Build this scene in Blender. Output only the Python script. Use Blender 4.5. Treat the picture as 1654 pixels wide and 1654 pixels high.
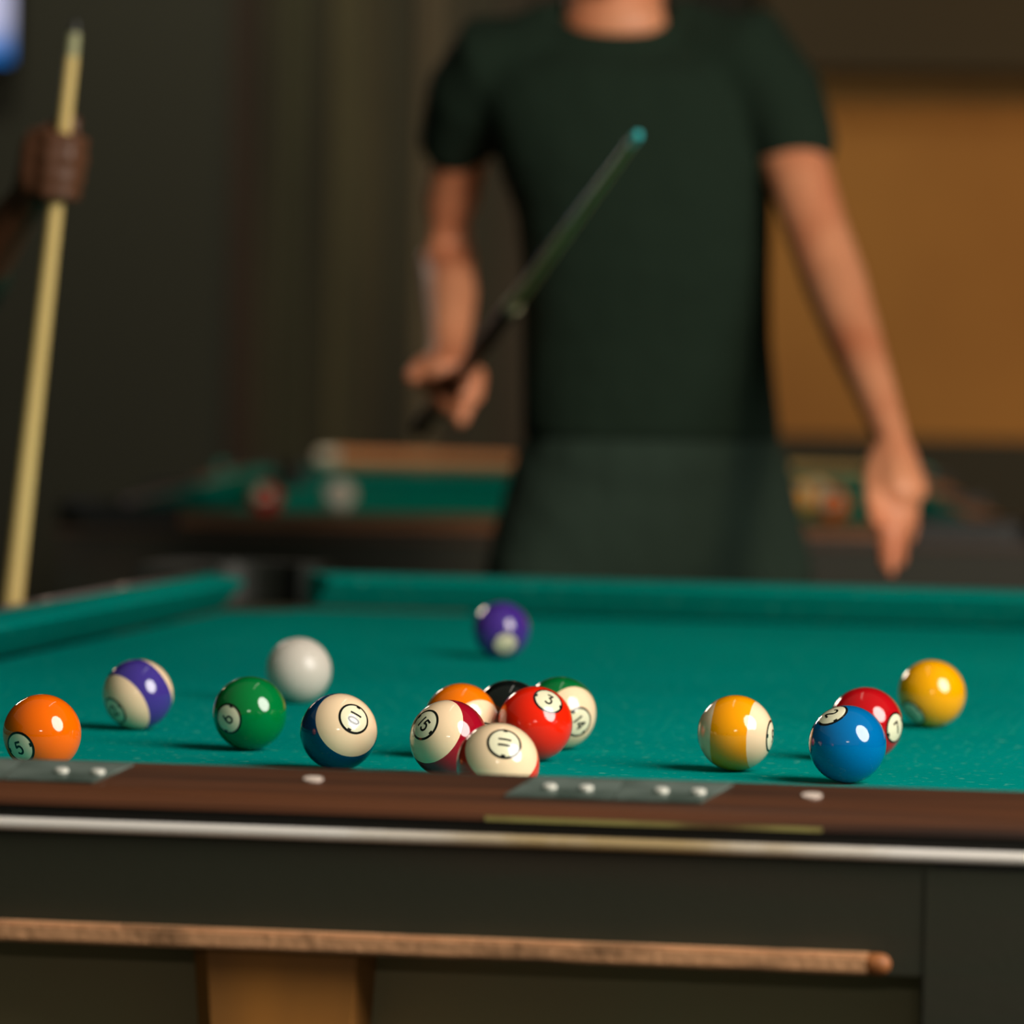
import bpy, bmesh, math, random
from mathutils import Vector, Matrix
random.seed(7)
S = bpy.context.scene
for o in list(bpy.data.objects): bpy.data.objects.remove(o)
COL = S.collection
V = Vector
# ------------------------------------------------------------------ camera
BED = 0.78                       # height of the slate above the floor; the near cushion nose is Y = 0
F_PX, CX, CY, CZ, YAW, PIT, ROL = 8078.8, .6686, -3.1794, .3188 + BED, -.17406, -.033896, .017706
fw = V((math.sin(YAW)*math.cos(PIT), math.cos(YAW)*math.cos(PIT), math.sin(PIT)))
r0 = V((math.cos(YAW), -math.sin(YAW), 0)); u0 = r0.cross(fw)
RT = r0*math.cos(ROL) + u0*math.sin(ROL); UP = -r0*math.sin(ROL) + u0*math.cos(ROL)
CAM = V((CX, CY, CZ))
cd = bpy.data.cameras.new('camera'); cam = bpy.data.objects.new('camera', cd); COL.objects.link(cam)
cam.matrix_world = Matrix(((RT.x, UP.x, -fw.x, CX), (RT.y, UP.y, -fw.y, CY), (RT.z, UP.z, -fw.z, CZ), (0, 0, 0, 1)))
cd.sensor_width = 36; cd.lens = 36*F_PX/1654; cd.clip_start = .05; cd.clip_end = 60
cd.dof.use_dof = True; cd.dof.focus_distance = 3.62; cd.dof.aperture_fstop = 5.1
S.camera = cam
# ------------------------------------------------------------------ world, lights, exposure
S.view_settings.view_transform = 'Standard'; S.view_settings.look = 'None'
S.view_settings.gamma = 1; S.view_settings.exposure = 0; S.view_settings.use_curve_mapping = False
w = bpy.data.worlds.new('world'); S.world = w; w.use_nodes = True
w.node_tree.nodes['Background'].inputs[0].default_value = (.75, .85, .62, 1)
w.node_tree.nodes['Background'].inputs[1].default_value = .10
def look(o, tgt):
    d = V(tgt) - o.location; o.rotation_euler = d.to_track_quat('-Z', 'Y').to_euler()
def area(name, loc, tgt, sx, sy, power, col, shape='ELLIPSE', spread=180):
    l = bpy.data.lights.new(name, 'AREA'); l.shape = shape; l.size = sx; l.size_y = sy; l.energy = power; l.color = col
    l.spread = math.radians(spread)
    o = bpy.data.objects.new(name, l); COL.objects.link(o); o.location = loc; look(o, tgt); return o
area('window_daylight', (2.55, -.82, BED+1.75), (0, .55, BED), 2.1, 2.7, 175, (1, .95, .88))
area('back_room_lamp', CAM+fw*10.6-RT*2.35+UP*1.95, (-.1, .6, BED), 1.6, .75, 1.6, (1, .84, .66), spread=26)
area('table_lamp_tube', (.02, 1.05, BED+1.45), (.02, 1.05, BED), .03, 1.0, .35, (1, .93, .8), 'RECTANGLE')
l = bpy.data.lights.new('added_far_cue_spot', 'SPOT'); l.energy = 125; l.color = (1, .62, .36); l.spot_size = math.radians(21); l.spot_blend = .7; l.shadow_soft_size = .06  # added spot, brightens the cue along the second table's far rail
o = bpy.data.objects.new('added_far_cue_spot', l); COL.objects.link(o); o.location = (-2.6, 6.0, BED+2.3); look(o, (-1.40, 7.75, BED+.05))
for k in range(4):
    l = bpy.data.lights.new('string_bulb', 'POINT'); l.energy = 17; l.shadow_soft_size = .05; l.color = (1, .9, .8)
    o = bpy.data.objects.new('string_bulb', l); COL.objects.link(o); o.location = (.80+k*.30, -7.2, BED+1.62+.03*(k % 2))
area('wall_sconce', (2.9, 6.6, 2.75), (2.1, 8.6, 1.35), .3, .3, 88, (1, .60, .24), 'DISK', 150)
area('wall_plank_wash', (-2.2, 7.2, 3.0), (-1.6, 8.6, 1.5), .4, .4, 16, (1, .85, .6), 'DISK')
l = bpy.data.lights.new('person_fill_spot', 'SPOT'); l.energy = 215; l.color = (1, .74, .5); l.spot_size = math.radians(38); l.spot_blend = .6; l.shadow_soft_size = .2  # unseen fill added to light the person behind the table
o = bpy.data.objects.new('person_fill_spot', l); COL.objects.link(o); o.location = (2.3, -.6, BED+1.75); look(o, (-.4, 3.35, BED+.42))

# ------------------------------------------------------------------ placing helpers
def at(x, y, Z):                 # the point seen at photo position x, y at depth Z
    return CAM + Z*(fw + RT*((x-827)/F_PX) - UP*((y-827)/F_PX))
def ray_z(x, y, h):
    d = at(x, y, 1) - CAM; return CAM + d*((h-CZ)/d.z)
def ray_y(x, y, Y):
    d = at(x, y, 1) - CAM; return CAM + d*((Y-CY)/d.y)
# ------------------------------------------------------------------ materials
def s2l(c):
    return tuple(((v/255)/12.92 if v/255 <= .04045 else ((v/255+.055)/1.055)**2.4) for v in c) + (1,)
def mat(name, rgb, rough=.5, metal=0, coat=0, spec=.5, bump=None, mix=None, emit=None):
    """mix = (rgb2, scale(x,y,z), low, high, detail) noise between two colours"""
    m = bpy.data.materials.new(name); m.use_nodes = True; nt = m.node_tree; b = nt.nodes['Principled BSDF']
    b.inputs['Base Color'].default_value = s2l(rgb); b.inputs['Roughness'].default_value = rough
    b.inputs['Metallic'].default_value = metal; b.inputs['Coat Weight'].default_value = coat
    b.inputs['Coat Roughness'].default_value = .04; b.inputs['Specular IOR Level'].default_value = spec
    tc = nt.nodes.new('ShaderNodeTexCoord')
    if mix:
        mp = nt.nodes.new('ShaderNodeMapping'); mp.inputs['Scale'].default_value = mix[1]
        nt.links.new(tc.outputs['Object'], mp.inputs[0])
        n = nt.nodes.new('ShaderNodeTexNoise'); n.inputs['Scale'].default_value = 1; n.inputs['Detail'].default_value = mix[4] if len(mix) > 4 else 4
        nt.links.new(mp.outputs[0], n.inputs['Vector'])
        r = nt.nodes.new('ShaderNodeValToRGB'); e = r.color_ramp.elements
        e[0].position = mix[2]; e[0].color = s2l(rgb); e[1].position = mix[3]; e[1].color = s2l(mix[0])
        nt.links.new(n.outputs[0], r.inputs[0]); nt.links.new(r.outputs[0], b.inputs['Base Color'])
    if bump:
        n2 = nt.nodes.new('ShaderNodeTexNoise'); n2.inputs['Scale'].default_value = bump[0]; n2.inputs['Detail'].default_value = 3
        nt.links.new(tc.outputs['Object'], n2.inputs['Vector'])
        bp = nt.nodes.new('ShaderNodeBump'); bp.inputs['Strength'].default_value = bump[1]; bp.inputs['Distance'].default_value = bump[2]
        nt.links.new(n2.outputs[0], bp.inputs['Height']); nt.links.new(bp.outputs[0], b.inputs['Normal'])
    if emit:
        b.inputs['Emission Color'].default_value = s2l(emit[0]); b.inputs['Emission Strength'].default_value = emit[1]
    return m
def cloth_mat():
    m = mat('teal_cloth', (0, 138, 126), .95, spec=0, bump=(900, .25, .0006))
    nt = m.node_tree; b = nt.nodes['Principled BSDF']; tc = nt.nodes.new('ShaderNodeTexCoord')
    b.inputs['IOR'].default_value = 1.0; b.inputs['Sheen Roughness'].default_value = .5
    def noise(scale, detail, lo, hi):
        n = nt.nodes.new('ShaderNodeTexNoise'); n.inputs['Scale'].default_value = scale; n.inputs['Detail'].default_value = detail
        nt.links.new(tc.outputs['Object'], n.inputs['Vector'])
        mr = nt.nodes.new('ShaderNodeMapRange'); mr.inputs[1].default_value = lo; mr.inputs[2].default_value = hi
        nt.links.new(n.outputs[0], mr.inputs[0]); return mr.outputs[0]
    def mixc(fac, a, bcol, amount):
        mu = nt.nodes.new('ShaderNodeMath'); mu.operation = 'MULTIPLY'; mu.inputs[1].default_value = amount; nt.links.new(fac, mu.inputs[0])
        mx = nt.nodes.new('ShaderNodeMix'); mx.data_type = 'RGBA'; nt.links.new(mu.outputs[0], mx.inputs[0])
        if isinstance(a, tuple): mx.inputs[6].default_value = a
        else: nt.links.new(a, mx.inputs[6])
        mx.inputs[7].default_value = bcol; return mx.outputs[2]
    c = mixc(noise(3, 3, .4, .75), s2l((0, 135, 125)), s2l((0, 145, 135)), .6)
    c = mixc(noise(110, 2, .62, .74), c, s2l((110, 185, 165)), .5)      # crumbs of chalk
    c = mixc(noise(7, 5, .66, .88), c, s2l((90, 160, 140)), .5)       # chalk smears
    nt.links.new(c, b.inputs['Base Color'])
    return m
def moulding_mat():
    m = mat('worn_aluminium', (255, 246, 236), .32, metal=.25, spec=.8); nt = m.node_tree; b = nt.nodes['Principled BSDF']
    tc = nt.nodes.new('ShaderNodeTexCoord'); sp = nt.nodes.new('ShaderNodeSeparateXYZ'); nt.links.new(tc.outputs['Object'], sp.inputs[0])
    n = nt.nodes.new('ShaderNodeTexNoise'); n.inputs['Scale'].default_value = 30; n.inputs['Detail'].default_value = 5; nt.links.new(tc.outputs['Object'], n.inputs['Vector'])
    s_ = nt.nodes.new('ShaderNodeMath'); s_.operation = 'SUBTRACT'; s_.inputs[1].default_value = .20; nt.links.new(sp.outputs[0], s_.inputs[0])
    a_ = nt.nodes.new('ShaderNodeMath'); a_.operation = 'ABSOLUTE'; nt.links.new(s_.outputs[0], a_.inputs[0])
    ma = nt.nodes.new('ShaderNodeMath'); ma.operation = 'MULTIPLY_ADD'; ma.inputs[1].default_value = .14; nt.links.new(n.outputs[0], ma.inputs[0]); nt.links.new(a_.outputs[0], ma.inputs[2])
    r = nt.nodes.new('ShaderNodeValToRGB'); e = r.color_ramp.elements; nt.links.new(ma.outputs[0], r.inputs[0])
    e[0].position = .10; e[0].color = s2l((196, 168, 120)); e[1].position = .25; e[1].color = s2l((255, 246, 236))
    nt.links.new(r.outputs[0], b.inputs['Base Color']); return m
M = dict(
    cloth=cloth_mat(),
    walnut=mat('walnut_laminate', (92, 52, 29), .42, mix=((46, 27, 17), (1.6, 40, 40), .35, .7)),
    rail_two=mat('worn_brown_rail', (168, 112, 72), .35, mix=((130, 84, 52), (3, 20, 20), .4, .7)),
    bronze=mat('bronze_moulding', (92, 66, 44), .5),
    edge=mat('dark_edge', (22, 18, 13), .4),
    dark=mat('dark_laminate', (40, 41, 25), .6, mix=((54, 39, 25), (1.5, 14, 14), .45, .75), bump=(220, .15, .001)),
    black=mat('black_plastic', (20, 23, 18), .45),
    liner=mat('pocket_liner', (9, 9, 8), .8),
    alu=moulding_mat(),
    pale=mat('bare_chipped_wood', (205, 150, 105), .7, mix=((110, 78, 48), (16, 60, 60), .5, .7, 6), bump=(140, .6, .002)),
    endcap=mat('end_grain', (150, 88, 40), .6),
    plate=mat('grey_metal_plate', (128, 142, 132), .42, metal=.5, mix=((82, 98, 88), (14, 20, 20), .4, .65)),
    screw=mat('bright_screw', (250, 245, 232), .3, metal=.2),
    pearl=mat('sight_inlay', (225, 205, 190), .35),
    brass=mat('worn_yellow_edge', (84, 52, 30), .5, mix=((158, 148, 84), (9, 1, 1), .34, .56, 3)),
    bracket=mat('orange_brown_wood', (190, 124, 52), .5, mix=((130, 88, 44), (8, 8, 2.5), .35, .7)),
    recess=mat('recessed_panel', (146, 150, 112), .6, mix=((152, 130, 92), (2, 2, 3), .4, .7)),
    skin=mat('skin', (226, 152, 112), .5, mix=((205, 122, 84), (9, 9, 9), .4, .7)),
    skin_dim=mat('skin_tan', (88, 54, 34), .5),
    shirt=mat('black_cotton', (30, 44, 34), .95, spec=.15, bump=(14, .5, .02)),
    trouser=mat('grey_denim', (46, 60, 51), .95, spec=.1, bump=(12, .6, .03)),
    hair=mat('brown_hair', (42, 30, 20), .7, bump=(120, .8, .003)),
    eye=mat('eye_white', (230, 226, 218), .2), shoe=mat('shoe_leather', (25, 22, 20), .5),
    maple=mat('maple_shaft', (216, 190, 122), .35, coat=.4, mix=((196, 166, 100), (30, 30, 2), .4, .7)),
    butt=mat('dark_butt_wood', (52, 32, 20), .3, coat=.4), ferrule=mat('ferrule', (235, 230, 215), .4),
    ferrule_g=mat('worn_ferrule', (160, 160, 120), .5), tip=mat('chalked_tip', (60, 190, 195), .8),
    chalk=mat('teal_chalk', (0, 165, 140), .85), paper=mat('chalk_wrapper', (20, 120, 110), .6),
    floor=mat('dark_floor', (50, 42, 30), .45, mix=((34, 30, 22), (1, 8, 1), .4, .7)),
    tan=mat('tan_plaster', (175, 128, 64), .8, mix=((150, 104, 50), (.8, .8, .8), .35, .65)),
    soffit=mat('dark_beam', (58, 50, 30), .7), wain=mat('dark_wainscot', (44, 42, 26), .6),
    wall=mat('dark_wall', (42, 46, 38), .8), ceil=mat('dark_ceiling', (30, 28, 22), .9),
    ledge=mat('honey_wood', (220, 150, 100), .4, coat=.2), frame=mat('tv_bezel', (10, 10, 12), .4),
)
def screen_mat():
    m = bpy.data.materials.new('lit_screen'); m.use_nodes = True; nt = m.node_tree; b = nt.nodes['Principled BSDF']
    tc = nt.nodes.new('ShaderNodeTexCoord'); sp = nt.nodes.new('ShaderNodeSeparateXYZ'); nt.links.new(tc.outputs['Object'], sp.inputs[0])
    r = nt.nodes.new('ShaderNodeValToRGB'); e = r.color_ramp.elements
    mr = nt.nodes.new('ShaderNodeMapRange'); mr.inputs[1].default_value = -.3; mr.inputs[2].default_value = .3
    nt.links.new(sp.outputs[2], mr.inputs[0]); nt.links.new(mr.outputs[0], r.inputs[0])
    e[0].position = .0; e[0].color = s2l((10, 110, 190)); e[1].position = .13; e[1].color = s2l((196, 196, 226))
    b.inputs['Base Color'].default_value = (0, 0, 0, 1)
    nt.links.new(r.outputs[0], b.inputs['Emission Color']); b.inputs['Emission Strength'].default_value = .95
    return m
# ------------------------------------------------------------------ mesh helpers
class MB:
    def __init__(s): s.b = bmesh.new(); s.mi = 0
    def face(s, vs):
        try:
            f = s.b.faces.new(vs); f.material_index = s.mi; return f
        except ValueError: return None
    def box(s, x0, x1, y0, y1, z0, z1):
        v = [s.b.verts.new((x, y, z)) for z in (z0, z1) for y in (y0, y1) for x in (x0, x1)]
        for q in ((0, 2, 3, 1), (4, 5, 7, 6), (0, 1, 5, 4), (2, 6, 7, 3), (0, 4, 6, 2), (1, 3, 7, 5)): s.face([v[i] for i in q])
        return s
    def prism(s, pts, z0, z1):               # polygon in XY extruded in Z
        a = [s.b.verts.new((p[0], p[1], z0)) for p in pts]; c = [s.b.verts.new((p[0], p[1], z1)) for p in pts]
        s.face(a[::-1]); s.face(c); n = len(pts)
        for i in range(n): s.face([a[i], a[(i+1) % n], c[(i+1) % n], c[i]])
        return s
    def sweep(s, rings):                     # list of closed rings of points
        R = [[s.b.verts.new(p) for p in r] for r in rings]; n = len(R[0])
        for i in range(len(R)-1):
            for j in range(n): s.face([R[i][j], R[i][(j+1) % n], R[i+1][(j+1) % n], R[i+1][j]])
        s.face(R[0][::-1]); s.face(R[-1]); return s
    def tube(s, pts, rad, n=14, cap=True, up=None, flat=1.0):   # round limbs with domed ends
        pts = [V(p) for p in pts]; P = []; Rr = []
        if cap:
            d = (pts[0]-pts[1]).normalized(); r = rad[0]
            for a in (85, 60, 30): P.append(pts[0]+d*r*math.sin(math.radians(a))); Rr.append(r*math.cos(math.radians(a)))
        P += pts; Rr += list(rad)
        if cap:
            d = (pts[-1]-pts[-2]).normalized(); r = rad[-1]
            for a in (30, 60, 85): P.append(pts[-1]+d*r*math.sin(math.radians(a))); Rr.append(r*math.cos(math.radians(a)))
        rings = []; ref = up or V((.3, .2, .9))
        for i, p in enumerate(P):
            t = (P[min(i+1, len(P)-1)]-P[max(i-1, 0)]).normalized()
            if abs(t.dot(ref.normalized())) > .97: ref = V((.9, .3, .1))
            e1 = (ref - t*ref.dot(t)).normalized(); e2 = t.cross(e1)
            rings.append([p + (e1*math.cos(2*math.pi*k/n)*flat + e2*math.sin(2*math.pi*k/n))*Rr[i] for k in range(n)])
        return s.sweep(rings)
    def ball(s, c, rx, ry=None, rz=None, seg=24, rg=14, rot=None):
        ry = ry or rx; rz = rz or rx
        m = Matrix.Translation(c) @ (rot.to_4x4() if rot else Matrix()) @ Matrix.Diagonal((rx, ry, rz, 1))
        g = bmesh.ops.create_uvsphere(s.b, u_segments=seg, v_segments=rg, radius=1, matrix=m)
        for v in g['verts']:
            for f in v.link_faces: f.material_index = s.mi
        return s
    def build(s, name, mats, parent=None, smooth=False, bevel=0, origin=None, voxel=0, autosmooth=False):
        bmesh.ops.recalc_face_normals(s.b, faces=s.b.faces)
        if origin is not None: bmesh.ops.translate(s.b, vec=-V(origin), verts=s.b.verts)
        if bevel: 
            bmesh.ops.bevel(s.b, geom=list(s.b.edges), offset=bevel, segments=2, affect='EDGES', clamp_overlap=True)
        me = bpy.data.meshes.new(name); s.b.to_mesh(me); s.b.free()
        for m in (mats if isinstance(mats, (list, tuple)) else [mats]): me.materials.append(m)
        o = bpy.data.objects.new(name, me); COL.objects.link(o)
        if voxel:
            rm = o.modifiers.new('r', 'REMESH'); rm.mode = 'VOXEL'; rm.voxel_size = voxel
            sm = o.modifiers.new('s', 'SMOOTH'); sm.iterations = 5; sm.factor = .6
            dg = bpy.context.evaluated_depsgraph_get(); me2 = bpy.data.meshes.new_from_object(o.evaluated_get(dg))
            o.modifiers.clear(); o.data = me2; smooth = True
        if smooth:
            for p in o.data.polygons: p.use_smooth = True
        if parent: o.parent = parent
        return o
def empty(name, loc, rz=0):
    o = bpy.data.objects.new(name, None); COL.objects.link(o); o.location = loc; o.rotation_euler = (0, 0, rz); o.empty_display_size = .1; return o
def tag(o, label=None, cat=None, group=None, kind=None):
    if label: o['label'] = label
    if cat: o['category'] = cat
    if group: o['group'] = group
    if kind: o['kind'] = kind
    return o
# ------------------------------------------------------------------ the room
FLOOR_Y1 = 8.75; WY = 8.6
MB().box(-6, 5, -5, FLOOR_Y1, -.1, 0).build('floor', M['floor'])
tag(bpy.data.objects['floor'], kind='structure')
xl = ray_y(372, 400, WY).x; xr = ray_y(1238, 400, WY).x
# weathered vertical planks left of the tan panel, dark wall further left
wb = MB().box(-6, xl, WY, WY+.12, 0, 3.6).box(xr, 5, WY+.02, WY+.12, 0, 3.6)
wo = wb.build('wall_back', M['wall']); tag(wo, kind='structure')
def plank_col(t):
    keys = [(372, (56, 42, 30)), (400, (54, 52, 34)), (440, (62, 64, 44)), (500, (50, 52, 32)), (535, (70, 66, 44)), (590, (62, 58, 40)), (620, (52, 52, 38)), (650, (74, 68, 54)),
            (700, (96, 86, 66)), (730, (62, 62, 48)), (850, (70, 60, 52)), (1240, (48, 46, 34))]
    for (a, ca), (b, cb) in zip(keys, keys[1:]):
        if t <= b:
            f = max(0, (t-a)/(b-a)); return tuple(int(ca[i]+(cb[i]-ca[i])*f) for i in range(3))
    return keys[-1][1]
pm = []; mb = MB(); x = xl; k = 0
while x < xr-.01:
    wd = random.uniform(.05, .10); x2 = min(xr, x+wd)
    px = 372 + (x-xl)/(xr-xl)*(1238-372); j = random.uniform(.78, 1.2)
    c = tuple(min(255, int(v*j)) for v in plank_col(px))
    pm.append(mat('weathered_plank', c, .8, mix=(tuple(int(v*.7) for v in c), (9, 9, 1.1), .4, .7)))
    mb.mi = k; mb.box(x+.002, x2-.002, WY-random.uniform(.0, .02), WY+.1, 0, 3.6); x = x2; k += 1
o = mb.build('trim_1', pm); tag(o, kind='structure')
zt = ray_y(1450, 118, WY).z; zb = ray_y(1450, 706, WY).z
o = MB().box(xr, 5, WY-.02, WY+.02, zb, zt).build('trim_2', M['tan']); tag(o, kind='structure')      # the tan panel
o = MB().box(xr-.0, 5, WY-.16, WY+.02, zt, 3.6).build('trim_3', M['soffit']); tag(o, kind='structure')
o = MB().box(xr, 5, WY-.07, WY+.02, 0, zb).build('trim_4', M['wain']); tag(o, kind='structure')
o = MB().box(-6.12, -6, -5, FLOOR_Y1, 0, 3.6).build('wall_left', M['wall']); tag(o, kind='structure')
o = MB().box(5, 5.12, -5, FLOOR_Y1, 0, 3.6).build('wall_right', M['wall']); tag(o, kind='structure')
o = MB().box(-6, 5, 2.2, FLOOR_Y1, 3.6, 3.7).build('ceiling', M['ceil']); tag(o, kind='structure')

# television at the top left
tp = ray_y(18, 98, WY-.12)
tv = empty('television', (tp.x-.56, WY-.105, tp.z+.32)); tag(tv, 'wall television with lit pale lilac screen in the top left corner', 'television')
MB().box(-.57, .57, -.02, .03, -.34, .34).build('bezel', M['frame'], tv, bevel=.006)
MB().box(-.56, .56, -.023, -.0195, -.32, .32).build('screen', screen_mat(), tv)
MB().box(-.1, .1, .03, .08, -.1, .1).build('wall_bracket', M['frame'], tv)

# ------------------------------------------------------------------ pool table
W, L = 1.27, 2.54
def arc(cx, cy, r, a0, a1, n=14):
    return [(cx+r*math.cos(math.radians(a0+(a1-a0)*i/n)), cy+r*math.sin(math.radians(a0+(a1-a0)*i/n))) for i in range(n+1)]
CUSH = [(0, .0365), (.0025, .0385), (.012, .0402), (.05, .0435), (.05, .002), (.036, .002), (.020, .016), (.003, .0325)]
RAIL = [(.05, .0), (.05, .0436), (.056, .0438), (.064, .0432), (.12, .0345), (.131, .031), (.1365, .026), (.137, .0225), (.1335, .0225), (.1335, 0)]
def along(prof, fn, s0, s1, mitre=0):
    """profile (u outward, z) swept from s0 to s1 along a side; ends splay outward by mitre*u"""
    return [[fn(s0-u*mitre, u, z) for u, z in prof], [fn(s1+u*mitre, u, z) for u, z in prof]]
SIDES = {'near': lambda s, u, z: (s, -u, z), 'far': lambda s, u, z: (s, L+u, z),
         'left': lambda s, u, z: (-W/2-u, s, z), 'right': lambda s, u, z: (W/2+u, s, z)}
def pool_table(root, near_detail):
    a = W/2+.03
    pts = []
    c = W/2+.02; lo = -.02; hi = L+.02
    pts += arc(c, lo, .06, 80.4, 189.6)[::-1]      # near right
    pts += arc(W/2+.055, L/2, .06, 245.4, 114.6)
    pts += arc(c, hi, .06, 279.6, 170.4)
    pts += arc(-c, hi, .06, 369.6, 260.4)
    pts += arc(-(W/2+.055), L/2, .06, 65.4, -65.4)
    pts += arc(-c, lo, .06, 99.6, -9.6)
    b = MB().prism(pts, -.03, 0).build('playing_surface', M['cloth'], root)
    segs = [('near', -W/2+.083, W/2-.083), ('far', -W/2+.083, W/2-.083),
            ('left', .083, L/2-.064), ('left', L/2+.064, L-.083), ('right', .083, L/2-.064), ('right', L/2+.064, L-.083)]
    for sd, s0, s1 in segs:
        MB().sweep(along(CUSH, SIDES[sd], s0, s1, .75)).build('cushion', M['cloth'], root)
        e0 = s0-.023 if (s0 < .2 and sd in('left', 'right')) or sd in('near', 'far') else s0+.011
        e1 = s1+.023 if (s1 > 2.2 and sd in('left', 'right')) or sd in('near', 'far') else s1-.011
        MB().sweep(along(RAIL, SIDES[sd], e0, e1)).build('rail', M['walnut' if near_detail else 'rail_two'], root)
    for sx in (-1, 1):                       # castings and pockets
        for sy, y0 in ((-1, 0), (1, L)):
            P = [(.137, -.06), (.137, .09)] + arc(.09, .09, .047, 0, 90, 6) + [(-.06, .137), (-.06, .05)] + arc(.02, .02, .062, 155, -65, 18) + [(.05, -.06)]
            P = [(sx*(W/2+p[0]), y0+sy*p[1]) for p in P]
            MB().prism(P, .004, .052).build('corner_casting', M['black'], root, bevel=.003)
            pc = [(sx*(W/2+.02)+.061*math.cos(t*math.pi/12), y0+sy*.02+.061*math.sin(t*math.pi/12)) for t in range(24)]
            MB().prism(pc, -.12, -.055).build('pocket', M['liner'], root)
        P = [(.137, -.075), (.137, .075), (.05, .075)] + arc(.055, 0, .06, 95, -95, 16) + [(.05, -.075)]
        P = [(sx*(W/2+p[0]), L/2+p[1]) for p in P]
        MB().prism(P, .004, .050).build('side_casting', M['black'], root, bevel=.002)
        pc = [(sx*(W/2+.055)+.058*math.cos(t*math.pi/12), L/2+.058*math.sin(t*math.pi/12)) for t in range(24)]
        MB().prism(pc, -.12, -.055).build('pocket', M['liner'], root)
    O = .1365
    # aluminium moulding all round, dark groove above it
    for nm, u0_, u1_, z0_, z1_, mt in (('metal_moulding', .1335, .1405, .0062, .0142, 'alu'), ('dark_groove', .126, .1337, .0, .0226, 'edge')):
        m_ = MB(); rnd = mt == 'alu'
        for sgn_y, yy in ((-1, 0), (1, L)):
            ya, yb = sorted((yy+sgn_y*u0_, yy+sgn_y*u1_)); m_.box(-W/2-u1_, W/2+u1_, ya, yb, z0_, z1_) if not rnd else m_.sweep([[(x_, yy+sgn_y*(u0_+(u1_-u0_)*math.sin(q*math.pi/8)**.5), (z0_+z1_)/2-(z1_-z0_)/2*math.cos(q*math.pi/8)) for q in range(9)] for x_ in (-W/2-u0_, W/2+u0_)])
        for sgn in (-1, 1):
            xa, xb = sorted((sgn*(W/2+u0_), sgn*(W/2+u1_))); m_.box(xa, xb, -u0_, L+u0_, z0_, z1_)
        m_.build(nm, M['bronze' if mt == 'alu' and not near_detail else mt], root)
    # apron boards and legs
    for yy, sg in ((0, -1), (L, 1)):
        ya, yb = sorted((yy+sg*.118, yy+sg*.1345)); MB().box(-.40, .40, ya, yb, -.064, .006).build('apron', M['dark'], root)
    for sg in (-1, 1):
        xa, xb = sorted((sg*(W/2+.118), sg*(W/2+.1345))); MB().box(xa, xb, .22, L-.22, -.17, .006).build('apron', M['dark'], root)
    MB().box(-W/2-.02, W/2+.02, .03, L-.03, -.42, -.125).box(-W/2, W/2, .08, L-.08, -.125, -.03).build('cabinet', M['recess'], root)
    for sx in (-1, 1):
        for sy, y0 in ((-1, 0), (1, L)):
            x0, x1 = sorted((sx*.392, sx*(W/2+.132))); ya, yb = sorted((y0+sy*.1355, y0-sy*.19))
            lg = MB()
            lg.sweep([[(x0+i, ya+i, z), (x1-i, ya+i, z), (x1-i, yb-i, z), (x0+i, yb-i, z)] for z, i in ((-.125, 0), (-BED+.08, .03), (-BED, .03))])
            lo_ = lg.build('leg', M['dark'], root, bevel=.004)
            y2, y3 = sorted((y0+sy*.1355, y0+sy*.03))
            MB().box(x0, x1, y2, y3, -.125, .004).build('corner_block', M['dark'], root, bevel=.002)
    # mother-of-pearl sights
    def sight(x, y):
        g = MB(); g.prism([(.0062*math.cos(t*math.pi/10), .0062*math.sin(t*math.pi/10)) for t in range(20)], -.0006, .0009)
        o_ = g.build('sight', M['pearl'], root); o_.location = (x, y, .0398)
        s_ = .0087/.056
        if y < 0: o_.rotation_euler = (math.atan(s_), 0, 0)
        elif y > L: o_.rotation_euler = (-math.atan(s_), 0, 0)
        elif x < 0: o_.rotation_euler = (0, -math.atan(s_), 0)
        else: o_.rotation_euler = (0, math.atan(s_), 0)
    for k in (-1, 0, 1): sight(k*W/4, -.087); sight(k*W/4, L+.087)
    for k in (1, 2, 3, 5, 6, 7):
        sight(-W/2-.087, k*L/8); sight(W/2+.087, k*L/8)
    if near_detail:
        # worn yellow line along the lower edge of the near rail
        MB().box(.12, .33, -.1374, -.133, .0222, .0252).build('worn_edge', M['brass'], root)
        lip = MB().box(-.362, .362, -.149, -.134, -.0625, -.0505).build('lower_lip', M['pale'], root, bevel=.0018)
        for sx in (-1, 1):
            cp = MB(); cp.tube([(sx*.3625, -.1435, -.0565), (sx*.368, -.1435, -.0565)], [.0066, .0066], 16)
            cp.build('lip_end', M['endcap'], lip, smooth=True)
        # wooden ball-return bracket in the middle
        br = MB(); rings = []
        for z, k in ((-.064, 0), (-.16, .007), (-.46, .02)):
            rings.append([(-.070+k, -.052, z), (-.070+k, -.112, z), (-.058+k, -.127, z), (.0385-k, -.127, z), (.0385-k, -.052, z)])
        br.sweep(rings).build('ball_return_bracket', M['bracket'], root)
        MB().box(-.392, .392, -.06, -.035, -.46, -.062).build('recessed_panel', M['recess'], root)
        # grey metal plates with pairs of screws
        sl = math.atan(.0087/.056)
        def plate(x0, x1, cut0, cut1):
            cx = (x0+x1)/2; h = (x1-x0)/2
            pb = MB().prism([(-h+.001, -.026), (h-cut1, -.026), (h, .026), (-h+cut0, .026)], 0, .0016)
            pl = pb.build('rail_plate', M['plate'], root, bevel=.0005); pl.location = (cx, -.0915, .0391); pl.rotation_euler = (sl, 0, 0)
            return pl, cx
        def screws(pl, cx, xs):
            for x_ in xs:
                g = MB().prism([(.0042*math.cos(t*math.pi/9), .0042*math.sin(t*math.pi/9)) for t in range(18)], 0, .0024).build('screw', M['screw'], pl, bevel=.0004)
                g.location = (x_-cx, -.004, .0014)
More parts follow.
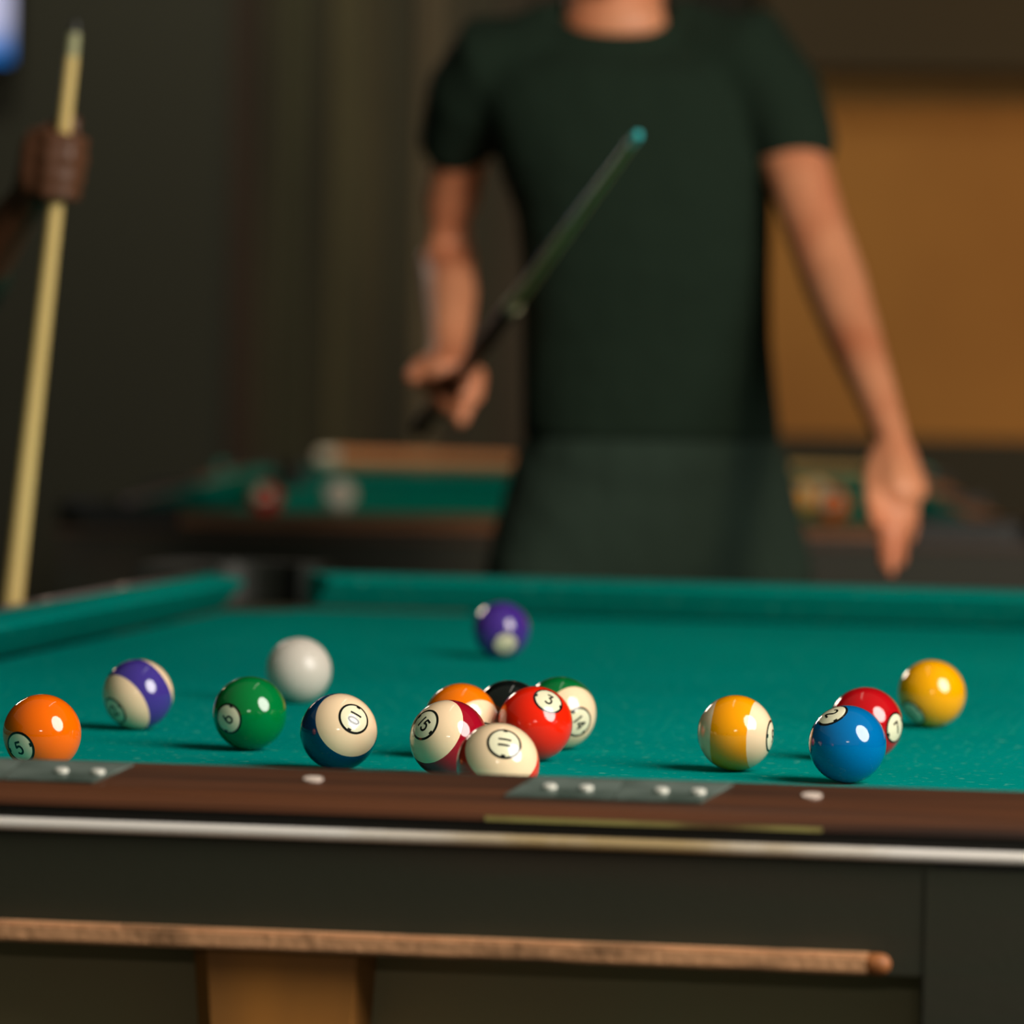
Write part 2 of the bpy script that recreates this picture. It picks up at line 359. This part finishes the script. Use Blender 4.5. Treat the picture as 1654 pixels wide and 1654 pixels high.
        X = lambda px, py: ray_z(px, py, BED+.039).x
        for x0, x1, c0, c1, sc in ((808, 986.5, .012, 0, (862, 922)), (986.5, 1166, 0, .014, (1046, 1107)), (-180, -2, .012, 0, (-118, -57)), (0, 182, 0, .014, (60, 120))):
            py = 1248+(x0+x1)/2*.034
            pl, cx = plate(X(x0, 1252+x0*.034), X(x1, 1252+x1*.034), c0, c1); screws(pl, cx, [X(q, 1248+q*.034+12) for q in sc])
    return root
t1 = empty('pool_table', (0, 0, BED)); tag(t1, 'foreground pool table with teal cloth, brown rail and scattered numbered balls', 'pool table')
pool_table(t1, True)
nl = at(0, 822, 7.35); nr = at(1654, 862, 7.55)
ang = math.atan2(nr.y-nl.y, nr.x-nl.x)
pn = ray_z(880, 838, BED+.043); pf = ray_z(962, 741, BED+.043)
R2 = -math.atan2(pf.x-pn.x, pf.y-pn.y); dr = (pf-pn).normalized(); T2 = pn+dr*.13; T2.z = BED
t2 = empty('pool_table', T2, R2); tag(t2, 'blurred second pool table behind the person, with a few balls on it', 'pool table')
pool_table(t2, False)
def on_t2(x, y, h): 
    return ray_z(x, y, BED+h)

# ------------------------------------------------------------------ balls
RB = .028575
CREAM = (255, 220, 178)
def ball_mat(name, rgb, stripe):
    m = mat(name, rgb, .32 if 'cue' in name else .09, coat=0 if 'cue' in name else .6); nt = m.node_tree; b = nt.nodes['Principled BSDF']
    if stripe:
        tc = nt.nodes.new('ShaderNodeTexCoord'); sp = nt.nodes.new('ShaderNodeSeparateXYZ'); nt.links.new(tc.outputs['Object'], sp.inputs[0])
        ab = nt.nodes.new('ShaderNodeMath'); ab.operation = 'ABSOLUTE'; nt.links.new(sp.outputs[2], ab.inputs[0])
        g = nt.nodes.new('ShaderNodeMath'); g.operation = 'GREATER_THAN'; g.inputs[1].default_value = RB*math.sin(math.radians(stripe)); nt.links.new(ab.outputs[0], g.inputs[0])
        mx = nt.nodes.new('ShaderNodeMix'); mx.data_type = 'RGBA'; nt.links.new(g.outputs[0], mx.inputs[0])
        mx.inputs[6].default_value = s2l(rgb); mx.inputs[7].default_value = s2l(CREAM); nt.links.new(mx.outputs[2], b.inputs['Base Color'])
    return m
BM = {k: ball_mat(n, c, s) for k, n, c, s in (
    ('orange', 'orange_resin', (255, 108, 0), 0), ('purple_s', 'purple_stripe_resin', (68, 52, 142), 27), ('green', 'green_resin', (0, 118, 52), 0),
    ('cue', 'cue_ball_resin', (214, 202, 188), 0), ('blue_s', 'shaded_blue_stripe_resin', (0, 62, 104), 29), ('orange_s', 'orange_stripe_resin', (255, 122, 0), 29),  # blue stripe darker than the solid blue: shade put into its colour
    ('maroon_s', 'maroon_stripe_resin', (160, 12, 34), 29), ('red_s', 'red_stripe_resin', (240, 48, 24), 29), ('black', 'black_resin', (16, 20, 18), 0),
    ('red', 'red_resin', (248, 36, 8), 0), ('green_s', 'green_stripe_resin', (0, 112, 50), 29), ('yellow_s', 'yellow_stripe_resin', (255, 160, 0), 29),
    ('blue', 'blue_resin', (0, 106, 168), 0), ('maroon', 'maroon_resin', (190, 14, 22), 0), ('yellow', 'yellow_resin', (255, 172, 0), 0), ('purple', 'purple_resin', (72, 44, 140), 0))}
INK = mat('black_ink', (14, 14, 12), .2, coat=.3); DISC = mat('badge_cream', (240, 232, 196), .12, coat=.5)
def ell(cx, cy, rx, ry, a0, a1, n=16):
    return [(cx+rx*math.cos(math.radians(a0+(a1-a0)*i/n)), cy+ry*math.sin(math.radians(a0+(a1-a0)*i/n))) for i in range(n+1)]
G = {'0': [ell(0, 0, .24, .46, 0, 360, 28)], '1': [[(0, -.5), (0, .5)]],
     '2': [ell(0, .2, .26, .27, 165, -30, 14)+[(-.28, -.46), (.3, -.46)]],
     '3': [[(-.24, .47), (.24, .47), (-.02, .1)]+ell(-.02, -.17, .27, .28, 80, -150, 14)],
     '4': [[(.14, -.5), (.14, .48), (-.3, -.18), (.32, -.18)]],
     '5': [[(.24, .46), (-.2, .46), (-.23, .06)]+ell(0, -.15, .27, .3, 130, -150, 16)],
     '6': [[(.14, .48), (-.16, .1)]+ell(0, -.18, .26, .28, 150, 510, 24)],
     '7': [[(-.28, .46), (.27, .46), (-.06, -.5)]], '8': [ell(0, .24, .2, .22, -90, 270, 22), ell(0, -.22, .26, .25, 90, 450, 24)],
     '9': [[(-.14, -.48), (.16, -.1)]+ell(0, .18, .26, .28, -30, 330, 24)]}
def badge(parent, num, sign):
    mb = MB()
    def pt(x, y, h):                          # x, y in metres on the ball's surface around the pole
        rho = math.hypot(x, y)/RB; a_ = math.atan2(y, x); r = RB+h
        return V((r*math.sin(rho)*math.cos(a_)*sign, r*math.sin(rho)*math.sin(a_), r*math.cos(rho)*sign))
    def ribbon(pts, wd, h, mi, closed=False):
        mb.mi = mi; P = []
        for (p, q) in zip(pts, pts[1:]):
            n = max(1, int(math.hypot(q[0]-p[0], q[1]-p[1])/.0007))
            P += [(p[0]+(q[0]-p[0])*i/n, p[1]+(q[1]-p[1])*i/n) for i in range(n)]
        P.append(pts[-1]); prev = None
        for i, p in enumerate(P):
            a0 = P[max(i-1, 0)]; a1 = P[min(i+1, len(P)-1)]
            if closed and i in (0, len(P)-1): a0, a1 = P[-2], P[1]
            t = V((a1[0]-a0[0], a1[1]-a0[1])); t.normalize(); n_ = V((-t.y, t.x))*wd/2
            pr = (mb.b.verts.new(pt(p[0]+n_.x, p[1]+n_.y, h)), mb.b.verts.new(pt(p[0]-n_.x, p[1]-n_.y, h)))
            if prev: mb.face([prev[0], prev[1], pr[1], pr[0]])
            prev = pr
    R1 = math.radians(24.6)*RB; mb.mi = 0; rings = []
    for k in range(9):
        rr = R1*k/8
        rings.append([mb.b.verts.new(pt(max(rr, 1e-6)*math.cos(t*math.pi/24), max(rr, 1e-6)*math.sin(t*math.pi/24), .00005)) for t in range(48)] if k else [mb.b.verts.new(pt(0, 0, .00005))])
    for j in range(48): mb.face([rings[0][0], rings[1][j], rings[1][(j+1) % 48]])
    for k in range(1, 8):
        for j in range(48): mb.face([rings[k][j], rings[k+1][j], rings[k+1][(j+1) % 48], rings[k][(j+1) % 48]])
    ribbon([(R1*.94*math.cos(t*math.pi/40), R1*.94*math.sin(t*math.pi/40)) for t in range(81)], R1*.14, .00012, 1, True)
    for sx in (-1, 1): ribbon([(sx*R1*.9, 0), (sx*R1*.84, 0), (sx*R1*.76, 0)], .0030, .00013, 1)
    H = .0098; n = len(num)
    for i, ch in enumerate(num):
        ox = (i-(n-1)/2)*.0047*(1.25 if n > 1 and '1' not in num[0] else 1)
        if n == 2: ox = (-.0033 if i == 0 else .0022) if num[1] != '1' else (-.0023, .0023)[i]
        sc = H if n == 1 else H*.92
        for st in G[ch]: ribbon([(ox+x*sc*.95, y*sc) for x, y in st], .0016, .00014, 1, closed=st[0] == st[-1])
    return mb.build('number_badge', [DISC, INK], parent, smooth=False)
SPH = None
def make_ball(pos, col, num, d, rot, label, group=None):
    """d = where the badge points (right, up, toward the camera); rot = clockwise turn of the numeral as seen"""
    global SPH
    mb = MB(); g = bmesh.ops.create_uvsphere(mb.b, u_segments=64, v_segments=40, radius=RB)
    o = mb.build('billiard_ball' if num else 'cue_ball', BM[col], None, smooth=True); o.location = pos
    if num:
        tw = (CAM-pos).normalized(); rr = V((0, 0, 1)).cross(tw).normalized(); uu = tw.cross(rr)
        ax = (rr*d[0]+uu*d[1]+tw*d[2]).normalized()
        scr = uu*math.cos(math.radians(rot)) + rr*math.sin(math.radians(rot))     # where the top of the numeral points
        y = (scr-ax*scr.dot(ax)).normalized(); x = y.cross(ax)
        o.matrix_world = Matrix(((x.x, y.x, ax.x, pos.x), (x.y, y.y, ax.y, pos.y), (x.z, y.z, ax.z, pos.z), (0, 0, 0, 1)))
        badge(o, num, 1); badge(o, num, -1)
    tag(o, label, 'ball', group); return o
GB = 'numbered balls scattered on the near table'
BALLS = [
 ((-.2931, .3345), 'orange', '5', (-.57, -.38, .72), -15, 'solid orange ball, leftmost on the near table, partly behind the rail'),
 ((-.3264, .7474), 'purple_s', '12', (-.69, -.50, .52), -50, 'purple striped ball with cream caps between the orange and green balls'),
 ((-.1963, .5854), 'green', '6', (-.60, -.16, .78), -80, 'solid green ball just in front of the white cue ball'),
 ((-.0938, .4334), 'blue_s', '10', (.41, .37, .84), 112, 'cream and blue striped ball numbered 10'),
 ((-.0289, .5785), 'orange_s', '13', (.55, -.45, .70), 30, 'orange striped ball at the back left of the central cluster'),
 ((-.0049, .4002), 'maroon_s', '15', (-.64, .38, .67), 55, 'cream and maroon striped ball numbered 15, left of the central cluster'),
 ((.0681, .1980), 'red_s', '11', (.15, .53, .83), 95, 'cream and red striped ball numbered 11, frontmost of the cluster'),
 ((-.0001, .6280), 'black', '8', (.3, -.85, .5), 0, 'solid black ball mostly hidden behind the orange and red balls'),
 ((.0300, .5710), 'red', '3', (.36, .65, .67), 25, 'solid bright red ball numbered 3 in the cluster'),
 ((.0299, .6867), 'green_s', '14', (.54, -.25, .80), 62, 'cream and green striped ball numbered 14 behind the red ball'),
 ((.1880, .5392), 'yellow_s', '9', (.975, -.06, .21), 0, 'yellow striped ball with cream sides, alone right of the cluster'),
 ((.2800, .4671), 'blue', '2', (-.42, .79, .45), 60, 'solid blue ball in front of the dark red ball'),
 ((.2723, .6685), 'maroon', '7', (.85, -.08, .52), -50, 'solid dark red ball directly behind the blue ball'),
 ((.2905, 1.0312), 'yellow', '1', (-.57, -.62, .54), -40, 'solid yellow ball, rightmost on the near table'),
 ((-.2118, 1.7785), 'purple', '4', (.16, -.51, .85), 20, 'solid purple ball alone far back near the pocket end')]
for (x, y), c, n, d, rot, lab in BALLS: make_ball(V((x, y, BED+RB+.0002)), c, n, d, rot, lab, GB)
make_ball(V((-.2694, 1.0918, BED+RB+.0002)), 'cue', '', None, 0, 'plain white cue ball behind the green ball')
for px, py, c, n, lab in ((548, 800, 'cue', '', 'blurred white ball left on the second table'), (428, 806, 'maroon', '7', 'blurred dark red ball near left rail of second table'),
                    (1290, 806, 'yellow', '1', 'blurred yellow ball, leftmost of the trio on the second table'),
                    (1318, 800, 'green_s', '14', 'blurred cream and green striped ball in middle of far trio'),
                    (1345, 815, 'orange', '5', 'blurred orange ball, rightmost of the trio on second table')):
    p = ray_z(px, py, BED+RB+.0002); make_ball(p, c, n, (-.2, .3, .9), 20, lab, 'blurred balls on the second table')
# ------------------------------------------------------------------ cues
def cue(tip, butt, label, ferr='ferrule', tipm='tip'):
    tip = V(tip); butt = V(butt); d = (butt-tip); Lc = d.length; d.normalize()
    root = empty('pool_cue', butt); tag(root, label, 'pool cue')
    def seg(nm, a, b, ra, rb, m, dome=False):
        mb = MB()
        if dome: mb.tube([tip+d*a, tip+d*b], [ra, rb], 20)
        else: mb.tube([tip+d*a, tip+d*b], [ra, rb], 20, cap=False)
        return mb.build(nm, M[m], root, smooth=False, origin=butt)
    seg('tip', .0005, .010, .0050, .0060, tipm, True); seg('ferrule', .010, .035, .0055, .0053, ferr)
    seg('shaft', .035, .76, .0052, .0085, 'maple'); seg('joint_collar', .76, .775, .0103, .0103, 'ferrule_g')
    seg('butt', .775, Lc-.02, .0103, .0148, 'butt'); seg('bumper', Lc-.02, Lc-.004, .0148, .0138, 'black', True)
    return root
tipA = at(1030, 218, 5.30); grip = at(733, 622, 6.46)
dirA = (grip-tipA).normalized(); buttA = tipA+dirA*1.47
cue(tipA, buttA, 'pool cue with teal chalked tip held diagonally by the person in black shirt')
tipB = at(122, 38, 5.34); lowB = at(22, 955, 5.38); dB = (lowB-tipB).normalized()
buttB = tipB+dB*1.42
tB = (buttB.z-.004)/(-dB.z); 
buttB = buttB+dB*tB if tB < 0 else buttB
cueB = empty('pool_cue', buttB); tag(cueB, 'pale maple cue held upright at the left edge of the photo', 'pool cue')
def segB(nm, a, b, ra, rb, m, dome=False):
    mb = MB(); mb.tube([tipB+dB*a, tipB+dB*b], [ra, rb], 20, cap=dome); return mb.build(nm, M[m], cueB, origin=buttB)
LB = (buttB-tipB).length
segB('tip', .0005, .010, .005, .0062, 'black', True); segB('ferrule', .010, .035, .0064, .0066, 'ferrule_g')
segB('shaft', .035, .66, .0070, .0115, 'maple'); segB('butt', .66, LB-.02, .0115, .015, 'maple'); segB('bumper', LB-.02, LB-.006, .0150, .014, 'black', True)

# ------------------------------------------------------------------ people
def finger_chain(mb, base, fwd_, nrm, lens, rads, curls):
    P = [base]; d = fwd_.normalized(); ax = d.cross(nrm).normalized()
    for l_, c_ in zip(lens, curls):
        d = Matrix.Rotation(math.radians(c_), 3, ax) @ d; P.append(P[-1]+d*l_)
    mb.tube(P, rads, 12); return P
def wrap_hand(mb, C, axis, start, through, wrist, r=.021, fr=.0088, sweep=235, thumb=True):
    """a fist closed round a rod: C on the rod, start = palm side, through = the side the fingers pass"""
    axis = axis.normalized(); st = (start-axis*start.dot(axis)).normalized(); th = axis.cross(st)
    if th.dot(through) < 0: th = -th
    for i in range(4):
        off = (1.5-i)*.0195; rr = r+(.001, .002, .001, -.001)[i]; sw = sweep-(0, 0, 6, 20)[i]
        P = [C+axis*off+(st*math.cos(math.radians(a_))+th*math.sin(math.radians(a_)))*(rr+(.010 if a_ < 0 else 0)) for a_ in (-28, 12, 62, 118, 170, sw)]
        mb.tube(P, [.0105, .0102, .0098, .0092, .0085, .0075], 12)
    knuck = C+st*(r+.008)
    for i in range(4):
        off = (1.5-i)*.0185
        mb.tube([knuck+axis*off-th*.004, wrist+(knuck-wrist)*.15+axis*off*.45], [.0125, .0135], 12)
    mb.tube([knuck+axis*.018, knuck-axis*.018], [.016, .015], 12)
    if thumb:
        b0 = wrist*.45+knuck*.55+axis*.024; 
        mb.tube([b0, C+axis*.040+st*.012-th*.018, C+axis*.050-th*.020-st*.008], [.014, .0115, .0095], 12)
RGT, UPV, TOW = RT, V((0, 0, 1)), -fw
def head(mb, c, face, side, hw=.078):
    up = V((0, 0, 1)); rot = Matrix((side, -face, up)).transposed()
    mb.ball(c+up*.035-face*.012, .076, .094, .088, rot=rot); mb.ball(c-up*.035+face*.022, .058, .064, .078, rot=rot)
    mb.tube([c+up*.012+face*.080, c-up*.022+face*.100], [.009, .013], 10)
    mb.tube([c-up*.062+face*.074-side*.018, c-up*.062+face*.082, c-up*.062+face*.074+side*.018], [.007, .009, .007], 10)
    mb.tube([c-up*.084+face*.058, c-up*.090+face*.064], [.026, .022], 12)
    for s in (-1, 1): mb.ball(c+side*s*.077-face*.005, .012, .022, .032, rot=rot)
    return rot
def face_parts(c, face, side, root, O, rot):
    up = V((0, 0, 1))
    for s in (-1, 1):
        MB().ball(c+side*s*.031+face*.076+up*.008, .012, .010, .008, rot=rot).build('eye', M['eye'], root, smooth=True, origin=O)
    for s in (-1, 1):
        MB().ball(c+side*s*.031+face*.0845+up*.008, .0052, .0030, .0052, rot=rot).build('iris', M['hair'], root, smooth=True, origin=O)
    h = MB(); h.ball(c+up*.062-face*.026, .084, .096, .078, rot=rot); h.ball(c+up*.01-face*.055, .078, .062, .085, rot=rot)
    h.build('hair', M['hair'], root, origin=O, voxel=.006)

# --- the person in the black T-shirt
foot_mid = at(1040, 760, 6.72); OA = V((foot_mid.x, foot_mid.y, 0))
pA = empty('person', OA); tag(pA, 'person in black T-shirt and grey trousers behind the table, holding a cue', 'person')
Zt = 6.62; sc = Zt/F_PX
side = RGT.copy(); side.z = 0; side.normalize(); face = -V((fw.x, fw.y, 0)).normalized()
def ring(c, hw, dp, n=28, e=2.3):
    out = []
    for k in range(n):
        a_ = 2*math.pi*k/n; ca, sa = math.cos(a_), math.sin(a_)
        out.append(c+side*hw*math.copysign(abs(ca)**(2/e), ca)+face*dp*math.copysign(abs(sa)**(2/e), sa))
    return out
tors = [(40, 994, 85, .062, 0), (66, 995, 125, .075, 0), (85, 998, 175, .088, 0), (120, 1005, 222, .105, .0), (180, 1012, 232, .118, .0), (260, 1024, 217, .122, 0), (350, 1040, 200, .118, 0),
        (450, 1044, 194, .112, 0), (550, 1044, 196, .112, .02), (640, 1049, 200, .112, .03), (712, 1053, 204, .114, .04)]
def torso_rings(grow, rows):
    return [ring(at(cx, y, Zt+dz), hw*sc+grow, dp+grow) for y, cx, hw, dp, dz in rows]
Zs = Zt
body = MB()
body.sweep(torso_rings(-.012, tors[1:]))
nb = at(993, 70, Zt); nt_ = at(992, -40, Zt-.02)
body.tube([nb-UPV*.04, nb+UPV*.03, nt_], [.085, .067, .064], 20)
body.ball(at(993, 40, Zt-.035), .070, .048, .046)
hc = at(992, -150, Zt-.05); rotA = head(body, hc, face, side)
# arm on the right of the picture, fingertips on the rail
SR = at(1205, 100, 6.60); AR = [SR, at(1280, 250, 6.55), at(1318, 370, 6.48), at(1348, 455, 6.42), at(1374, 530, 6.34), at(1412, 630, 6.22), at(1441, 712, 6.13)]
body.tube(AR, [.062, .046, .041, .041, .036, .027, .0215], 18)
wr = AR[-1]; hd = (at(1450, 820, 6.05)-wr).normalized(); across = (side-hd*side.dot(hd)).normalized(); nrm = hd.cross(across)
if nrm.dot(fw) < 0: nrm = -nrm                # palm turned away from the camera
body.tube([wr, wr+hd*.035+across*.001, wr+hd*.085+across*.004], [.0215, .0245, .0285], 16)
tipR = at(1440, 975, 5.99)
fing = [(-.020, .082, (.040, .026, .020), (4, 8, 6)), (-.002, .086, (.044, .028, .021), (2, 6, 5)), (.015, .083, (.038, .026, .020), (8, 20, 14)), (.029, .076, (.028, .020, .017), (20, 36, 20))]
for off, ln, ls, cu in fing:
    bs = wr+hd*ln*1.12+across*(off*.85+.004)
    d_ = ((tipR+across*off*.35)-bs).normalized()
    finger_chain(body, bs-hd*.02, d_, nrm, (.022,)+ls, [.0105, .0105, .0098, .0090, .0078], (0,)+cu)
    body.tube([wr+hd*.02+across*off*.5, bs], [.014, .0115], 12)
b0 = wr+hd*.025-across*.018
body.tube([b0, b0+hd*.045-across*.010, b0+hd*.085-across*.013, b0+hd*.112-across*.010], [.014, .0130, .0115, .0095], 12)
# arm on the left of the picture, bent back and gripping the cue
AL = [at(812, 125, 6.64), at(745, 240, 6.70), at(728, 330, 6.75), at(722, 420, 6.78), at(727, 470, 6.70), at(727, 520, 6.62), at(722, 578, 6.54)]
body.tube(AL, [.050, .040, .037, .040, .037, .031, .024], 18)
wl = AL[-1]
body.tube([at(690, 592, 6.46), at(668, 608, 6.44)], [.017, .013], 12)
body.tube([at(772, 604, 6.46), at(766, 640, 6.44), at(744, 676, 6.43)], [.0115, .0125, .0115], 12)
body.tube([at(712, 648, 6.47), at(744, 672, 6.44)], [.0105, .0115], 12)
wrap_hand(body, grip, dirA, (at(690, 585, 6.46)-grip), fw, wl+(grip-wl)*.1, r=.023)
body.tube([wl, (wl+grip)*.5+(at(700, 590, 6.46)-grip)*.35], [.024, .026], 14)
# hips and legs inside the trousers
hipc = at(1053, 760, Zt+.05); hl = hipc-side*.085; hr = hipc+side*.085
kl = at(868, 1120, 6.66); kr = at(1215, 1120, 6.66); fl = kl-side*.01+V((0, .05, 0)); fr_ = kr+side*.01+V((0, .05, 0)); fl.z = .09; fr_.z = .09
for h_, k_, f_ in ((hl, kl, fl), (hr, kr, fr_)): body.tube([h_, k_, f_], [.082, .052, .038], 16)
body.build('body', M['skin'], pA, origin=OA, voxel=.0055)
face_parts(hc, face, side, pA, OA, rotA)
sh = MB(); sh.sweep(torso_rings(.006, [(84, 996, 150, .078, 0)]+tors[3:]))
sh.tube([at(1118, 98, 6.61), SR, at(1255, 165, 6.575), at(1284, 228, 6.55)], [.060, .078, .066, .056], 22)
sh.tube([at(872, 100, 6.61), at(806, 108, 6.63), at(768, 165, 6.66), at(738, 222, 6.69)], [.062, .078, .072, .052], 22)
sh.tube([at(884, 32, 6.60), at(850, 70, 6.61), at(806, 108, 6.63)], [.026, .046, .066], 18)
sh.tube([at(1102, 28, 6.60), at(1140, 64, 6.60), at(1195, 98, 6.60)], [.026, .048, .068], 18)
ringp = [at(993+100*math.cos(q*math.pi/12), 34+44*math.sin(q*math.pi/12), Zt)+face*(.012+.062*math.sin(q*math.pi/12)) for q in range(25)]
sh.tube(ringp, [.016]*25, 10)
sh = sh.build('shirt', M['shirt'], pA, origin=OA, voxel=.008)
tr = MB(); tr.sweep(torso_rings(.001, [(690, 1053, 200, .110, .04), (730, 1054, 208, .118, .04), (790, 1053, 222, .124, .05), (850, 1042, 245, .126, .05), (930, 1040, 258, .122, .05), (1010, 1040, 250, .11, .05)]))
for h_, k_, f_ in ((hl, kl, fl), (hr, kr, fr_)): tr.tube([h_, h_*.5+k_*.5, k_, f_*.98+k_*.02], [.100, .108, .080, .062], 20)
tr.build('trousers', M['trouser'], pA, origin=OA, voxel=.009)
for f_ in (fl, fr_):
    MB().tube([V((f_.x, f_.y, .046))-face*.05, V((f_.x, f_.y, .048))+face*.06, V((f_.x, f_.y, .036))+face*.16], [.044, .046, .035], 16).build('shoe', M['shoe'], pA, origin=OA, voxel=.006)

# --- the person at the left edge: only the hand on the cue and a little of the sleeve are in view
cB = at(99, 270, 5.34); cB = tipB+dB*((cB-tipB).dot(dB))
OB_ = at(-330, 700, 5.75); OB = V((OB_.x, OB_.y, 0))
pB = empty('person', OB); tag(pB, 'person in dark clothes at the left edge, gripping the upright cue', 'person')
bb = MB()
wB = at(34, 335, 5.40)
wrap_hand(bb, cB, -dB, -RGT, -fw, wB, r=.022, thumb=True)
eB = at(-95, 520, 5.55); sB = at(-150, 110, 5.72)
bb.tube([cB*.35+wB*.65, wB, wB*.5+eB*.5, eB, sB], [.020, .022, .032, .040, .055], 16)
cxB = -330; scB = 5.75/F_PX
rowsB = [(40, 120, .08), (90, 220, .11), (200, 240, .12), (400, 225, .12), (600, 220, .12), (800, 235, .125), (900, 235, .125)]
bb.sweep([ring(at(cxB, y, 5.75), hw*scB-.012, dp-.01) for y, hw, dp in rowsB])
nB = at(cxB, 40, 5.75); hB = nB+V((0, 0, .13)); bb.tube([nB-UPV*.03, hB], [.07, .056], 18); rotB = head(bb, hB+UPV*.03, face, side)
hips = at(cxB, 860, 5.75)
legs = [(hips+side*s*.09, V((hips.x, hips.y, .50))+side*s*.10, V((hips.x, hips.y, .09))+side*s*.11) for s in (-1, 1)]
for a_, b_, c_ in legs: bb.tube([a_, b_, c_], [.08, .052, .038], 14)
sL = at(-520, 110, 5.75); bb.tube([sL, at(-590, 450, 5.78), at(-570, 800, 5.70)], [.055, .04, .026], 14)
hb_ = at(-570, 800, 5.70)
for k in range(4): finger_chain(bb, hb_-UPV*.05+side*(k-1.5)*.018, V((0, 0, -1)), -face, (.02, .04, .026, .02), [.013, .0105, .0098, .009, .008], (0, 8, 14, 10))
bb.tube([hb_, hb_-UPV*.06], [.026, .034], 14); bb.tube([hb_-UPV*.02+side*.02, hb_-UPV*.07+side*.045], [.015, .01], 12)
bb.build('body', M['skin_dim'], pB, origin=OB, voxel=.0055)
face_parts(hB+UPV*.03, face, side, pB, OB, rotB)
s2 = MB(); s2.sweep([ring(at(cxB, y, 5.75), hw*scB+.006, dp+.004) for y, hw, dp in rowsB])
s2.tube([at(-260, 90, 5.74), sB, sB*.4+eB*.6, eB, eB*.55+wB*.45], [.06, .074, .058, .052, .042], 18)
s2.tube([at(-400, 90, 5.75), sL, at(-575, 330, 5.77)], [.06, .074, .056], 18)
s2.build('shirt', M['shirt'], pB, origin=OB, voxel=.008)
t_ = MB(); t_.sweep([ring(at(cxB, y, 5.75), hw*scB+.003, dp) for y, hw, dp in ((840, 235, .126), (950, 240, .13), (1010, 240, .125))])
for a_, b_, c_ in legs: t_.tube([a_, b_, c_], [.098, .078, .062], 18)
t_.build('trousers', M['trouser'], pB, origin=OB, voxel=.009)
for a_, b_, f_ in legs:
    MB().tube([V((f_.x, f_.y, .046))-face*.05, V((f_.x, f_.y, .048))+face*.06, V((f_.x, f_.y, .036))+face*.16], [.044, .046, .035], 16).build('shoe', M['shoe'], pB, origin=OB, voxel=.006)

# chalk on the second table's rail
def chalk(p, label):
    r_ = empty('chalk_cube', p, .4); tag(r_, label, 'chalk')
    MB().box(-.011, .011, -.011, .011, 0, .016).build('wrapper', M['paper'], r_, bevel=.0008)
    MB().box(-.011, .011, -.011, .011, .016, .022).build('chalk_top', M['chalk'], r_, bevel=.0015)

best = None
for k in range(60):
    q = t2.matrix_basis @ V((-W/2-.09, .4+k*.03, .0395)); 
    d = q-CAM; px = 827+F_PX*d.dot(RT)/d.dot(fw)
    if best is None or abs(px-372) < best[0]: best = (abs(px-372), q)
chalk(best[1], 'small blurred teal chalk cube on the left rail of second table')

# a cue lying along the far rail of the second table
frl = lambda x: t2.matrix_basis @ V((x, L+.070, .0436))
def far_x(px):
    lo_, hi_ = -1.6, 1.6
    for _ in range(40):
        m_ = (lo_+hi_)/2; d = frl(m_)-CAM
        if 827+F_PX*d.dot(RT)/d.dot(fw) < px: lo_ = m_
        else: hi_ = m_
    return lo_
xa = far_x(522); b_ = frl(xa)+V((0, 0, .0250)); dC = (frl(xa+1)-frl(xa)).normalized(); t_c = b_+dC*1.28-V((0, 0, .009)); dC = (t_c-b_).normalized()
cC = empty('pool_cue', b_); tag(cC, 'blurred orange-brown cue lying along far rail of the second table', 'pool cue')
def segC(nm, a, b, ra, rb, m, dome=False):
    mb = MB(); mb.tube([b_+dC*a, b_+dC*b], [ra, rb], 18, cap=dome); return mb.build(nm, M[m], cC, origin=b_)
segC('bumper', .0, .03, .0150, .0150, 'ferrule', True); segC('butt', .03, .60, .0150, .011, 'ledge'); segC('shaft', .60, 1.24, .011, .0068, 'maple')
segC('ferrule', 1.24, 1.268, .0066, .0064, 'ferrule_g'); segC('tip', 1.268, 1.28, .0062, .005, 'tip', True)
